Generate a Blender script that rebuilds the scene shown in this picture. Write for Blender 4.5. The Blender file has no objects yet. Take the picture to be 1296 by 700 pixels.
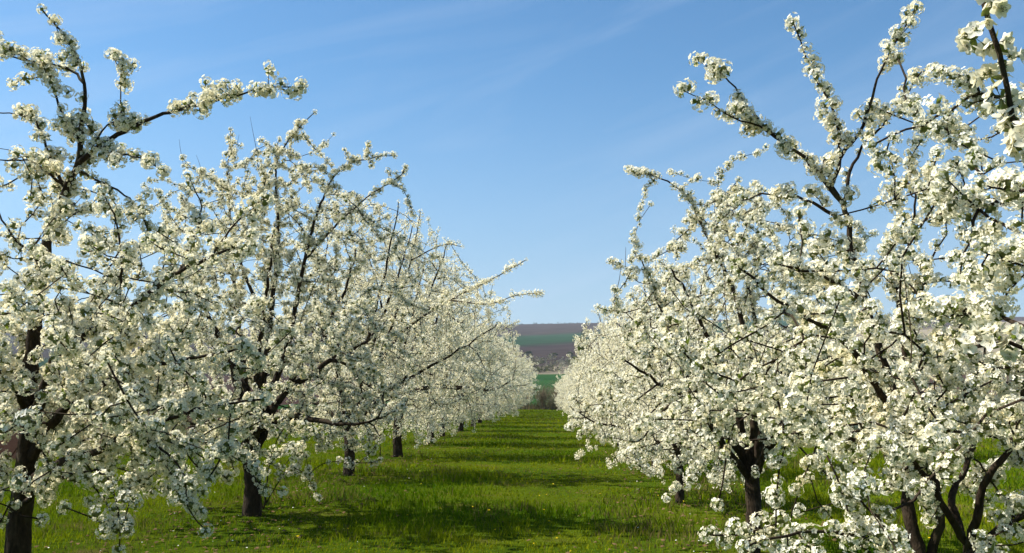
import bpy, math, random
import numpy as np
from mathutils import Vector, Matrix

S = bpy.context.scene
COL = S.collection
rad = math.radians

# ------------------------------------------------------------------ camera
cam = bpy.data.objects.new('camera', bpy.data.cameras.new('camera'))
COL.objects.link(cam)
cam.location = (0, 0, 1.6)
cam.rotation_euler = (rad(90 + 7.2), 0, rad(2.4))
cam.data.sensor_width = 36
cam.data.lens = 36 * 1169 / 1296
cam.data.clip_end = 20000
S.camera = cam
S.cycles.diffuse_bounces = 4
S.render.resolution_x, S.render.resolution_y = 1024, 553

# ------------------------------------------------------------------ light
SUN_EL, SUN_AZ = 48, -80            # degrees; azimuth clockwise from +Y (the lane's direction)
W = bpy.data.worlds.new('World'); S.world = W; W.use_nodes = True
nt = W.node_tree; nt.nodes.clear()
sky = nt.nodes.new('ShaderNodeTexSky'); sky.sky_type = 'NISHITA'; sky.sun_disc = False
sky.sun_elevation = rad(SUN_EL); sky.sun_rotation = rad(SUN_AZ)
sky.air_density = 1.0; sky.dust_density = 0.2; sky.ozone_density = 1.0; sky.altitude = 100
bg = nt.nodes.new('ShaderNodeBackground'); bg.inputs['Strength'].default_value = 0.066
wo = nt.nodes.new('ShaderNodeOutputWorld')
# faint cirrus: thin stretched wisps over the whole dome
tc = nt.nodes.new('ShaderNodeTexCoord')
mp = nt.nodes.new('ShaderNodeMapping'); mp.vector_type = 'TEXTURE'; mp.inputs['Rotation'].default_value = (0.0, rad(-19), 0.0); mp.inputs['Scale'].default_value = (0.62, 0.62, 0.085)
n1 = nt.nodes.new('ShaderNodeTexNoise'); n1.inputs['Scale'].default_value = 1.5; n1.inputs['Detail'].default_value = 6; n1.inputs['Roughness'].default_value = 0.5; n1.inputs['Distortion'].default_value = 0.7
cr = nt.nodes.new('ShaderNodeMapRange'); cr.inputs['From Min'].default_value = 0.46; cr.inputs['From Max'].default_value = 0.74; cr.inputs['To Min'].default_value = 0; cr.inputs['To Max'].default_value = 0.23
mx = nt.nodes.new('ShaderNodeMix'); mx.data_type = 'RGBA'; mx.inputs['B'].default_value = (3.9, 4.9, 6.3, 1)
L = nt.links.new
L(tc.outputs['Generated'], mp.inputs['Vector']); L(mp.outputs['Vector'], n1.inputs['Vector'])
L(n1.outputs['Fac'], cr.inputs['Value']); L(cr.outputs['Result'], mx.inputs['Factor'])
hs = nt.nodes.new('ShaderNodeHueSaturation'); hs.inputs['Saturation'].default_value = 1.22
L(sky.outputs['Color'], hs.inputs['Color']); tn = nt.nodes.new('ShaderNodeMix'); tn.data_type = 'RGBA'; tn.blend_type = 'MULTIPLY'; tn.inputs['Factor'].default_value = 1; tn.inputs['B'].default_value = (0.86, 1.04, 1.06, 1)
L(hs.outputs['Color'], tn.inputs['A']); sz_ = nt.nodes.new('ShaderNodeSeparateXYZ'); hz = nt.nodes.new('ShaderNodeMapRange'); hz.interpolation_type = 'SMOOTHSTEP'
hz.inputs['From Min'].default_value = -0.05; hz.inputs['From Max'].default_value = 0.36; hz.inputs['To Min'].default_value = 0.85; hz.inputs['To Max'].default_value = 0.0
hm = nt.nodes.new('ShaderNodeMix'); hm.data_type = 'RGBA'; hm.inputs['B'].default_value = (2.6, 3.4, 4.75, 1)        # the pale layer of air low over the land
L(tc.outputs['Generated'], sz_.inputs[0]); L(sz_.outputs['Z'], hz.inputs['Value']); L(hz.outputs['Result'], hm.inputs['Factor'])
L(tn.outputs['Result'], hm.inputs['A']); L(hm.outputs['Result'], mx.inputs['A']); L(mx.outputs['Result'], bg.inputs['Color']); L(bg.outputs['Background'], wo.inputs['Surface'])

sd = bpy.data.lights.new('sun', 'SUN'); sd.energy = 5.0; sd.angle = rad(0.5); sd.color = (1.0, 0.955, 0.86)
sun = bpy.data.objects.new('sun', sd); COL.objects.link(sun)
to_sun = Vector((math.sin(rad(SUN_AZ)) * math.cos(rad(SUN_EL)), math.cos(rad(SUN_AZ)) * math.cos(rad(SUN_EL)), math.sin(rad(SUN_EL))))
sun.rotation_euler = to_sun.to_track_quat('Z', 'Y').to_euler()
sun.location = (-30, 10, 40)
S.view_settings.view_transform = 'Standard'; S.view_settings.look = 'None'
S.view_settings.gamma = 1; S.view_settings.exposure = 1.15; S.view_settings.use_curve_mapping = False

# ------------------------------------------------------------------ helpers
def new_mat(name):
    m = bpy.data.materials.new(name); m.use_nodes = True
    m.node_tree.nodes.clear()
    return m, m.node_tree

def N(t, kind, **kw):
    n = t.nodes.new(kind)
    for k, v in kw.items():
        if k in n.inputs: n.inputs[k].default_value = v
        else: setattr(n, k, v)
    return n

def ramp(t, stops, interp='LINEAR'):
    r = t.nodes.new('ShaderNodeValToRGB'); cr_ = r.color_ramp; cr_.interpolation = interp
    while len(cr_.elements) < len(stops): cr_.elements.new(0.5)
    for e, (p_, c_) in zip(cr_.elements, stops):
        e.position = p_; e.color = (*c_, 1)
    return r

def mix(t, a, b, fac=None, blend='MIX'):
    m_ = t.nodes.new('ShaderNodeMix'); m_.data_type = 'RGBA'; m_.blend_type = blend
    for key, v in (('A', a), ('B', b), ('Factor', fac)):
        if v is None: continue
        if hasattr(v, 'links'): t.links.new(v, m_.inputs[key])
        elif isinstance(v, (int, float)): m_.inputs[key].default_value = v
        else: m_.inputs[key].default_value = (*v, 1)
    return m_.outputs['Result']

def mesh_np(name, verts, tris, mats, mat_idx=None, tint=None, color=None):
    me = bpy.data.meshes.new(name)
    verts = np.ascontiguousarray(verts, dtype=np.float32); tris = np.ascontiguousarray(tris, dtype=np.int32)
    n, m = len(verts), len(tris)
    me.vertices.add(n); me.vertices.foreach_set('co', verts.ravel())
    me.loops.add(3 * m); me.loops.foreach_set('vertex_index', tris.ravel())
    me.polygons.add(m); me.polygons.foreach_set('loop_start', np.arange(0, 3 * m, 3, dtype=np.int32))
    for mt in mats: me.materials.append(mt)
    if mat_idx is not None: me.polygons.foreach_set('material_index', np.ascontiguousarray(mat_idx, dtype=np.int32))
    if tint is not None:
        a = me.attributes.new('tint', 'FLOAT', 'POINT'); a.data.foreach_set('value', np.ascontiguousarray(tint, dtype=np.float32))
    if color is not None:
        a = me.attributes.new('tone', 'FLOAT_COLOR', 'POINT')
        c4 = np.ones((n, 4), np.float32); c4[:, :3] = color; a.data.foreach_set('color', c4.ravel())
    me.update(calc_edges=True)
    return me

def link(name, data, parent=None, **props):
    o = bpy.data.objects.new(name, data); COL.objects.link(o); o.color = (0, 0, 0, 1)
    if parent is not None: o.parent = parent
    for k, v in props.items():
        if v: o[k] = v
    return o

def smooth(me):
    me.polygons.foreach_set('use_smooth', np.ones(len(me.polygons), dtype=bool)); me.update()

def unit(v):
    v = np.asarray(v, float); n_ = np.linalg.norm(v, axis=-1, keepdims=True)
    return v / np.maximum(n_, 1e-9)

def vnoise(x, y, seed=0):
    """smooth 2-D value noise 0..1"""
    def h(i, j):
        s_ = np.sin(i * 127.1 + j * 311.7 + seed * 74.7) * 43758.5453
        return s_ - np.floor(s_)
    xi, yi = np.floor(x), np.floor(y); xf, yf = x - xi, y - yi
    u, v = xf * xf * (3 - 2 * xf), yf * yf * (3 - 2 * yf)
    return (h(xi, yi) * (1 - u) + h(xi + 1, yi) * u) * (1 - v) + (h(xi, yi + 1) * (1 - u) + h(xi + 1, yi + 1) * u) * v

# ------------------------------------------------------------------ materials
def petal_mat(name, white, cream, trans, fac):
    m, t = new_mat(name)
    at = N(t, 'ShaderNodeAttribute', attribute_name='tint')
    oi = t.nodes.new('ShaderNodeObjectInfo')
    ad = N(t, 'ShaderNodeMath', operation='MULTIPLY_ADD'); ad.inputs[1].default_value = 0.16
    sc_ = t.nodes.new('ShaderNodeSeparateColor'); t.links.new(oi.outputs['Color'], sc_.inputs[0])          # object colour
    cm = N(t, 'ShaderNodeMath', operation='SUBTRACT'); t.links.new(at.outputs['Fac'], cm.inputs[0]); t.links.new(sc_.outputs[0], cm.inputs[1])
    t.links.new(oi.outputs['Random'], ad.inputs[0]); t.links.new(cm.outputs[0], ad.inputs[2]); ad.use_clamp = True
    c = mix(t, white, cream, ad.outputs[0])
    d = N(t, 'ShaderNodeBsdfDiffuse'); t.links.new(c, d.inputs['Color'])
    tr = N(t, 'ShaderNodeBsdfTranslucent'); t.links.new(mix(t, c, trans, 0.55), tr.inputs['Color'])
    ms = N(t, 'ShaderNodeMixShader', Fac=fac); t.links.new(d.outputs[0], ms.inputs[1]); t.links.new(tr.outputs[0], ms.inputs[2])
    o = t.nodes.new('ShaderNodeOutputMaterial'); t.links.new(ms.outputs[0], o.inputs['Surface'])
    return m

def leafy_mat(name, c1, c2, trans, fac=0.35):
    m, t = new_mat(name)
    at = N(t, 'ShaderNodeAttribute', attribute_name='tint')
    c = mix(t, c1, c2, at.outputs['Fac'])
    d = N(t, 'ShaderNodeBsdfPrincipled', Roughness=0.55); t.links.new(c, d.inputs['Base Color'])
    tr = N(t, 'ShaderNodeBsdfTranslucent'); tr.inputs['Color'].default_value = (*trans, 1)
    ms = N(t, 'ShaderNodeMixShader', Fac=fac); t.links.new(d.outputs[0], ms.inputs[1]); t.links.new(tr.outputs[0], ms.inputs[2])
    o = t.nodes.new('ShaderNodeOutputMaterial'); t.links.new(ms.outputs[0], o.inputs['Surface'])
    return m

M_PETAL = petal_mat('petal', (0.84, 0.83, 0.75), (0.84, 0.73, 0.44), (0.92, 0.83, 0.50), 0.38)
M_HEART = leafy_mat('flower_heart', (0.30, 0.33, 0.07), (0.42, 0.36, 0.10), (0.4, 0.4, 0.1))
M_LEAF = leafy_mat('young_leaf', (0.035, 0.055, 0.010), (0.15, 0.17, 0.04), (0.16, 0.22, 0.02))
M_ANTHER = leafy_mat('anther', (0.07, 0.03, 0.02), (0.10, 0.05, 0.03), (0.1, 0.05, 0.03), 0.05)

def bark_mat():
    m, t = new_mat('bark')
    g = t.nodes.new('ShaderNodeNewGeometry')
    mp_ = N(t, 'ShaderNodeMapping'); mp_.inputs['Scale'].default_value = (1, 1, 0.35); t.links.new(g.outputs['Position'], mp_.inputs['Vector'])
    nz = N(t, 'ShaderNodeTexNoise', Scale=38.0, Detail=5.0, Roughness=0.65); t.links.new(mp_.outputs[0], nz.inputs['Vector'])
    n2 = N(t, 'ShaderNodeTexNoise', Scale=7.0, Detail=3.0); t.links.new(g.outputs['Position'], n2.inputs['Vector'])
    r1 = ramp(t, [(0.3, (0.012, 0.008, 0.005)), (0.55, (0.034, 0.023, 0.014)), (0.8, (0.085, 0.060, 0.036))]); t.links.new(nz.outputs['Fac'], r1.inputs['Fac'])
    r2 = ramp(t, [(0.56, (0, 0, 0)), (0.72, (1, 1, 1))]); t.links.new(n2.outputs['Fac'], r2.inputs['Fac'])
    c = mix(t, r1.outputs['Color'], (0.075, 0.065, 0.028), None); mixn = c.node
    mm = N(t, 'ShaderNodeMath', operation='MULTIPLY'); mm.inputs[1].default_value = 0.55
    t.links.new(r2.outputs['Color'], mm.inputs[0]); t.links.new(mm.outputs[0], mixn.inputs['Factor'])
    p = N(t, 'ShaderNodeBsdfPrincipled', Roughness=0.9); t.links.new(c, p.inputs['Base Color']); p.inputs['Specular IOR Level'].default_value = 0.12
    b = N(t, 'ShaderNodeBump', Strength=0.9, Distance=0.02); t.links.new(nz.outputs['Fac'], b.inputs['Height']); t.links.new(b.outputs[0], p.inputs['Normal'])
    o = t.nodes.new('ShaderNodeOutputMaterial'); t.links.new(p.outputs[0], o.inputs['Surface'])
    return m
M_BARK = bark_mat()

def tone_mat(name, trans=None, fac=0.3, rough=0.6):
    m, t = new_mat(name)
    at = N(t, 'ShaderNodeAttribute', attribute_name='tone')
    p = N(t, 'ShaderNodeBsdfDiffuse', Roughness=rough); t.links.new(at.outputs['Color'], p.inputs['Color'])
    o = t.nodes.new('ShaderNodeOutputMaterial')
    if trans:
        tr = N(t, 'ShaderNodeBsdfTranslucent'); t.links.new(mix(t, at.outputs['Color'], trans, 0.5), tr.inputs['Color'])
        ms = N(t, 'ShaderNodeMixShader', Fac=fac); t.links.new(p.outputs[0], ms.inputs[1]); t.links.new(tr.outputs[0], ms.inputs[2])
        t.links.new(ms.outputs[0], o.inputs['Surface'])
    else: t.links.new(p.outputs[0], o.inputs['Surface'])
    return m
M_GRASS = tone_mat('grass_blades', (0.14, 0.21, 0.005), 0.28)
M_TWIG = tone_mat('dry_twigs')
M_FOLIAGE = tone_mat('foliage', (0.12, 0.16, 0.02), 0.3)

# ------------------------------------------------------------------ terrain
PROFILE = [(-500, 0), (92, 0), (130, -0.8), (250, 0.0), (300, 2.4), (450, 10.0), (600, 23.5), (850, 48.0), (1300, 88.0), (2000, 150.0), (2600, 172.0), (4200, 150.0)]
PY, PZ = np.array([p_[0] for p_ in PROFILE], float), np.array([p_[1] for p_ in PROFILE], float)
def ground_z(x, y):
    z = np.interp(y, PY, PZ)
    far = np.clip((y - 130) / 600, 0, 1)
    return z + far * ((vnoise(x / 420, y / 420, 3) - 0.5) * 9 + np.clip(x, -900, 900) * 0.012) + (vnoise(x / 2.5, y / 2.5, 5) - 0.5) * 0.05 * (1 - far)

def sheet(name, xs, ys, mat):
    X, Y = np.meshgrid(xs, ys); Z = ground_z(X, Y)
    v = np.stack([X, Y, Z], -1).reshape(-1, 3); nx, ny = len(xs), len(ys)
    i = np.arange(nx * ny).reshape(ny, nx); a, b, c, d = i[:-1, :-1].ravel(), i[:-1, 1:].ravel(), i[1:, 1:].ravel(), i[1:, :-1].ravel()
    me = mesh_np(name, v, np.concatenate([np.stack([a, b, c], 1), np.stack([a, c, d], 1)]), [mat]); smooth(me)
    return link(name, me, kind='structure')

def out_principled(t, color, rough=0.9, bump=None):
    p = N(t, 'ShaderNodeBsdfDiffuse', Roughness=rough); t.links.new(color, p.inputs['Color'])
    if bump: t.links.new(bump, p.inputs['Normal'])
    o = t.nodes.new('ShaderNodeOutputMaterial'); t.links.new(p.outputs[0], o.inputs['Surface'])

def meadow_mat():
    m, t = new_mat('meadow')
    g = t.nodes.new('ShaderNodeNewGeometry'); P = g.outputs['Position']
    def noise(scale, detail=4, rough=0.55):
        n_ = N(t, 'ShaderNodeTexNoise', Scale=scale, Detail=float(detail), Roughness=rough); t.links.new(P, n_.inputs['Vector']); return n_.outputs['Fac']
    fine = ramp(t, [(0.3, (0.028, 0.046, 0.004)), (0.55, (0.056, 0.098, 0.006)), (0.75, (0.145, 0.180, 0.011))]); t.links.new(noise(9.0, 6, 0.7), fine.inputs['Fac'])
    yel = ramp(t, [(0.42, (0, 0, 0)), (0.68, (1, 1, 1))]); t.links.new(noise(0.45), yel.inputs['Fac'])
    c = mix(t, fine.outputs['Color'], (0.115, 0.130, 0.010), None); mf = N(t, 'ShaderNodeMath', operation='MULTIPLY'); mf.inputs[1].default_value = 0.6
    t.links.new(yel.outputs['Color'], mf.inputs[0]); t.links.new(mf.outputs[0], c.node.inputs['Factor'])
    dry = ramp(t, [(0.60, (0, 0, 0)), (0.72, (1, 1, 1))]); t.links.new(noise(0.9, 5), dry.inputs['Fac'])
    c2 = mix(t, c, (0.12, 0.085, 0.036), None); m2 = N(t, 'ShaderNodeMath', operation='MULTIPLY'); m2.inputs[1].default_value = 0.7
    t.links.new(dry.outputs['Color'], m2.inputs[0]); t.links.new(m2.outputs[0], c2.node.inputs['Factor'])
    # ploughed soil beyond the fence posts on the left
    sx = N(t, 'ShaderNodeSeparateXYZ'); t.links.new(P, sx.inputs[0])
    ad = N(t, 'ShaderNodeMath', operation='MULTIPLY_ADD'); ad.inputs[1].default_value = 2.2; t.links.new(noise(0.5), ad.inputs[0]); t.links.new(sx.outputs['X'], ad.inputs[2])
    mr = N(t, 'ShaderNodeMapRange'); mr.inputs['From Min'].default_value = -12.2; mr.inputs['From Max'].default_value = -11.2; mr.inputs['To Min'].default_value = 1; mr.inputs['To Max'].default_value = 0
    t.links.new(ad.outputs[0], mr.inputs['Value'])
    soil = ramp(t, [(0.3, (0.034, 0.019, 0.013)), (0.7, (0.070, 0.040, 0.028))]); t.links.new(noise(4.0, 6), soil.inputs['Fac'])
    c3 = mix(t, c2, soil.outputs['Color'], mr.outputs[0])
    b = N(t, 'ShaderNodeBump', Strength=0.8, Distance=0.06); t.links.new(noise(14.0, 5, 0.7), b.inputs['Height'])
    out_principled(t, c3, 0.9, b.outputs[0])
    return m

def valley_mat():
    m, t = new_mat('valley_crop')
    g = t.nodes.new('ShaderNodeNewGeometry')
    n_ = N(t, 'ShaderNodeTexNoise', Scale=0.02, Detail=6.0); t.links.new(g.outputs['Position'], n_.inputs['Vector'])
    r = ramp(t, [(0.35, (0.016, 0.058, 0.014)), (0.7, (0.030, 0.085, 0.020))]); t.links.new(n_.outputs['Fac'], r.inputs['Fac'])
    sx = N(t, 'ShaderNodeSeparateXYZ'); t.links.new(g.outputs['Position'], sx.inputs[0])
    n2 = N(t, 'ShaderNodeTexNoise', Scale=0.05, Detail=5.0); t.links.new(g.outputs['Position'], n2.inputs['Vector'])
    soil = ramp(t, [(0.35, (0.045, 0.026, 0.020)), (0.7, (0.072, 0.042, 0.032))]); t.links.new(n2.outputs['Fac'], soil.inputs['Fac'])
    ab = N(t, 'ShaderNodeMath', operation='ABSOLUTE'); t.links.new(sx.outputs['X'], ab.inputs[0])
    mr = N(t, 'ShaderNodeMapRange'); mr.inputs['From Min'].default_value = 52; mr.inputs['From Max'].default_value = 56; t.links.new(ab.outputs[0], mr.inputs['Value'])
    out_principled(t, mix(t, r.outputs['Color'], soil.outputs['Color'], mr.outputs[0]))
    return m

def hills_mat():
    m, t = new_mat('hill_fields')
    g = t.nodes.new('ShaderNodeNewGeometry'); sx = N(t, 'ShaderNodeSeparateXYZ'); t.links.new(g.outputs['Position'], sx.inputs[0])
    n_ = N(t, 'ShaderNodeTexNoise', Scale=0.0045, Detail=4.0); t.links.new(g.outputs['Position'], n_.inputs['Vector'])
    # field borders run slantwise across the slope
    a = N(t, 'ShaderNodeMath', operation='MULTIPLY_ADD'); a.inputs[1].default_value = -1.3; t.links.new(sx.outputs['X'], a.inputs[0]); t.links.new(sx.outputs['Y'], a.inputs[2])
    b = N(t, 'ShaderNodeMath', operation='MULTIPLY_ADD'); b.inputs[1].default_value = 300.0; t.links.new(n_.outputs['Fac'], b.inputs[0]); t.links.new(a.outputs[0], b.inputs[2])
    mr = N(t, 'ShaderNodeMapRange'); mr.inputs['From Min'].default_value = 400; mr.inputs['From Max'].default_value = 2400; t.links.new(b.outputs[0], mr.inputs['Value'])
    q = lambda d: (d + 80 - 400) / 2000
    r = ramp(t, [(0.0, (0.21, 0.18, 0.12)), (q(600), (0.24, 0.20, 0.14)), (q(640), (0.052, 0.037, 0.032)), (q(910), (0.046, 0.033, 0.032)), (q(990), (0.018, 0.050, 0.022)),
                 (q(1310), (0.022, 0.058, 0.025)), (q(1440), (0.056, 0.041, 0.034)), (1.0, (0.048, 0.036, 0.033))])
    t.links.new(mr.outputs[0], r.inputs['Fac'])
    n3 = N(t, 'ShaderNodeTexNoise', Scale=0.03, Detail=6.0); t.links.new(g.outputs['Position'], n3.inputs['Vector'])
    v = ramp(t, [(0.3, (0.72, 0.72, 0.72)), (0.7, (1.2, 1.2, 1.2))]); t.links.new(n3.outputs['Fac'], v.inputs['Fac'])
    out_principled(t, mix(t, r.outputs['Color'], v.outputs['Color'], 1.0, 'MULTIPLY'))
    return m

def spaced(lo, hi, fine_lo, fine_hi, step, growth=1.25):
    a = list(np.arange(fine_lo, fine_hi + 1e-6, step)); s_ = step
    x = fine_hi
    while x < hi: s_ *= growth; x = min(hi, x + s_); a.append(x)
    s_ = step; x = fine_lo
    while x > lo: s_ *= growth; x = max(lo, x - s_); a.insert(0, x)
    return np.array(a)
XS = spaced(-4000, 4000, -30, 30, 0.8)
ground = sheet('ground', XS, np.concatenate([spaced(-400, 100, -4, 100, 0.8)]), meadow_mat())
XS2 = spaced(-4000, 4000, -400, 400, 20)
def stitched(xs): return np.unique(np.concatenate([XS, xs]))
valley = sheet('valley_field', stitched(XS2), np.concatenate([[100], np.arange(106, 471, 14)]), valley_mat())
hills = sheet('hills', stitched(XS2), np.concatenate([[valley.data.vertices[-1].co.y], np.arange(490, 1500, 20), np.arange(1500, 4200, 60)]), hills_mat())

# ------------------------------------------------------------------ blossom templates (unit ball, stem at the origin side -Z)
def fib_dirs(n, rng, max_pol, jit):
    k = np.arange(n) + 0.5
    pol = np.arccos(1 - k / n * (1 - math.cos(max_pol))); az = math.pi * (1 + 5 ** 0.5) * k + rng.uniform(0, 6.28)
    d = np.stack([np.sin(pol) * np.cos(az), np.sin(pol) * np.sin(az), np.cos(pol)], -1)
    return unit(d + rng.normal(0, jit, d.shape))

def frame_of(n_):
    a = np.array([0, 0, 1.0]) if abs(n_[2]) < 0.9 else np.array([1.0, 0, 0])
    u = unit(np.cross(a, n_)); return u, np.cross(n_, u)

def cluster_template(seed, lod):
    rng = np.random.default_rng(seed)
    V, T, Mi, Ti = [], [], [], []
    def add(v, t_, mi, ti):
        o = len(V); V.extend(v); T.extend([tuple(o + q for q in tr) for tr in t_]); Mi.extend([mi] * len(t_)); Ti.extend([ti] * len(v))
    nf = {0: 18, 1: 13, 2: 9}[lod]; fr = {0: 0.30, 1: 0.345, 2: 0.42}[lod]
    for d in fib_dirs(nf, rng, rad(rng.uniform(125, 155)), 0.12):
        n_ = unit(d + rng.normal(0, 0.15, 3)); u, w = frame_of(n_); a0 = rng.uniform(0, 6.28)
        c = d * rng.uniform(0.62, 0.86); ti = float(np.clip(rng.normal(0.22, 0.2), 0, 1)); R_ = fr * rng.uniform(0.85, 1.12)
        cup = rng.uniform(0.05, 0.38)
        P = lambda r_, a_, h_: c + (u * math.cos(a_) + w * math.sin(a_)) * r_ * R_ + n_ * h_ * R_
        if lod == 0:
            for k in range(5):
                a = a0 + k * 1.2566 + rng.normal(0, 0.09)
                add([P(0.10, a, 0), P(0.68, a - 0.56, cup * 0.7), P(1.0, a + rng.normal(0, 0.1), cup * rng.uniform(0.6, 1.2)), P(0.68, a + 0.56, cup * 0.7)], [(0, 1, 2), (0, 2, 3)], 0, ti)
            add([P(0.22, a0 + q * 2.094, 0.14) for q in range(3)], [(0, 1, 2)], 1, rng.uniform())
            for q in range(2):
                a = rng.uniform(0, 6.28); add([P(0.3, a, 0.3), P(0.38, a + 0.3, 0.3), P(0.36, a, 0.38)], [(0, 1, 2)], 3, rng.uniform())
        elif lod == 1:
            for k in range(5):
                a = a0 + k * 1.2566 + rng.normal(0, 0.1)
                add([P(0.04, a, 0), P(0.95, a - 0.5, cup), P(0.95, a + 0.5, cup)], [(0, 1, 2)], 0, ti)
            add([P(0.2, a0 + q * 2.094, 0.16) for q in range(3)], [(0, 1, 2)], 1, rng.uniform())
        else:
            add([c, P(0.9, a0, cup), P(0.9, a0 + 2.1, cup), P(0.9, a0 + 4.2, cup)], [(0, 1, 2), (0, 2, 3), (0, 3, 1)], 0, ti)
    if lod < 2:                                    # stalks and sepals as one core, also painting shade between the flowers
        q = 0.40; add([(q, 0, 0), (-q, 0, 0), (0, q, 0), (0, -q, 0), (0, 0, q), (0, 0, -q * 1.5)], [(0, 2, 4), (2, 1, 4), (1, 3, 4), (3, 0, 4), (2, 0, 5), (1, 2, 5), (3, 1, 5), (0, 3, 5)], 2, 1.0)
    for k in range({0: 4, 1: 3, 2: 1}[lod]):       # young leaves at the stem side
        a = rng.uniform(0, 6.28); d = unit(np.array([math.cos(a), math.sin(a), rng.uniform(-0.9, 0.1)])); u, w = frame_of(d)
        b0 = d * 0.15; tip = d * rng.uniform(0.75, 1.15); sd_ = np.cross(d, u * math.cos(a) + w * math.sin(a)) * 0.17
        add([b0, d * 0.55 + sd_, tip, d * 0.55 - sd_], [(0, 1, 2), (0, 2, 3)], 2, rng.uniform())
    return np.array(V, float), np.array(T, int), np.array(Mi, int), np.array(Ti, float)

TPL = {lod: [cluster_template(100 * lod + k, lod) for k in range({0: 10, 1: 10, 2: 8}[lod])] for lod in (0, 1, 2)}
BLOSSOM_MATS = [M_PETAL, M_HEART, M_LEAF, M_ANTHER]
CLUSTER_MESH = [mesh_np('blossom_cluster', t_[0], t_[1], BLOSSOM_MATS, t_[2], t_[3]) for t_ in TPL[0]]

def rot_to(axis, spin):
    """rotation matrices turning +Z to each axis, spun about it"""
    z = unit(axis); a = np.where(np.abs(z[:, 2:3]) < 0.9, np.array([[0, 0, 1.0]]), np.array([[1.0, 0, 0]]))
    x = unit(np.cross(a, z)); y = np.cross(z, x); c, s_ = np.cos(spin)[:, None], np.sin(spin)[:, None]
    return np.stack([x * c + y * s_, -x * s_ + y * c, z], -1)

def bake(pos, axis, size, spin, var, dt, lod):
    V, T, Mi, Ti = [], [], [], []; off = 0; tp = TPL[lod]
    Rm = rot_to(axis, spin)
    for k, (v, t_, mi, ti) in enumerate(tp):
        s_ = np.nonzero(var % len(tp) == k)[0]
        if not len(s_): continue
        w = np.einsum('nij,vj->nvi', Rm[s_] * size[s_, None, None], v) + pos[s_, None, :]
        V.append(w.reshape(-1, 3)); n_ = len(s_)
        T.append((t_[None] + (np.arange(n_) * len(v))[:, None, None] + off).reshape(-1, 3)); off += n_ * len(v)
        Mi.append(np.tile(mi, n_)); Ti.append(np.clip(ti[None] + dt[s_, None], 0, 1).ravel())
    return np.concatenate(V), np.concatenate(T), np.concatenate(Mi), np.concatenate(Ti)

# ------------------------------------------------------------------ tree skeleton
def resample(pts, step):
    pts = np.asarray(pts, float)
    if len(pts) > 2:                                 # Catmull-Rom
        q = np.vstack([2 * pts[0] - pts[1], pts, 2 * pts[-1] - pts[-2]]); out = []
        for i in range(1, len(q) - 2):
            p0, p1, p2, p3 = q[i - 1], q[i], q[i + 1], q[i + 2]
            for t_ in np.linspace(0, 1, 6)[:-1]:
                out.append(0.5 * (2 * p1 + (p2 - p0) * t_ + (2 * p0 - 5 * p1 + 4 * p2 - p3) * t_ ** 2 + (3 * p1 - p0 - 3 * p2 + p3) * t_ ** 3))
        out.append(pts[-1]); pts = np.array(out)
    s_ = np.concatenate([[0], np.cumsum(np.linalg.norm(np.diff(pts, axis=0), axis=1))])
    n_ = max(2, int(s_[-1] / step) + 1); k = np.linspace(0, s_[-1], n_)
    return np.stack([np.interp(k, s_, pts[:, i]) for i in range(3)], -1), s_[-1]

def tube(pts, r, sides):
    n_ = len(pts); tg = unit(np.gradient(pts, axis=0))
    ref = np.array([0.31, 0.17, 0.93]) if abs(tg[0] @ np.array([0.31, 0.17, 0.93])) < 0.9 else np.array([1.0, 0.1, 0])
    u = unit(np.cross(np.tile(ref, (n_, 1)), tg)); w = np.cross(tg, u)
    a = np.linspace(0, 2 * math.pi, sides, endpoint=False)
    v = pts[:, None] + (u[:, None] * np.cos(a)[None, :, None] + w[:, None] * np.sin(a)[None, :, None]) * r[:, None, None] if r.ndim == 1 else \
        pts[:, None] + (u[:, None] * np.cos(a)[None, :, None] + w[:, None] * np.sin(a)[None, :, None]) * r[:, :, None]
    v = v.reshape(-1, 3); i = np.arange(n_ - 1)[:, None] * sides; j = np.arange(sides)[None]; k = (j + 1) % sides
    q0, q1, q2, q3 = (i + j).ravel(), (i + k).ravel(), (i + k + sides).ravel(), (i + j + sides).ravel()
    t_ = np.concatenate([np.stack([q0, q1, q2], 1), np.stack([q0, q2, q3], 1)])
    v = np.vstack([v, pts[-1] + tg[-1] * (r[-1] if r.ndim == 1 else r[-1].mean())]); e = (n_ - 1) * sides
    t_ = np.vstack([t_, [[e + q, e + (q + 1) % sides, len(v) - 1] for q in range(sides)]])
    return v, t_

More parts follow.
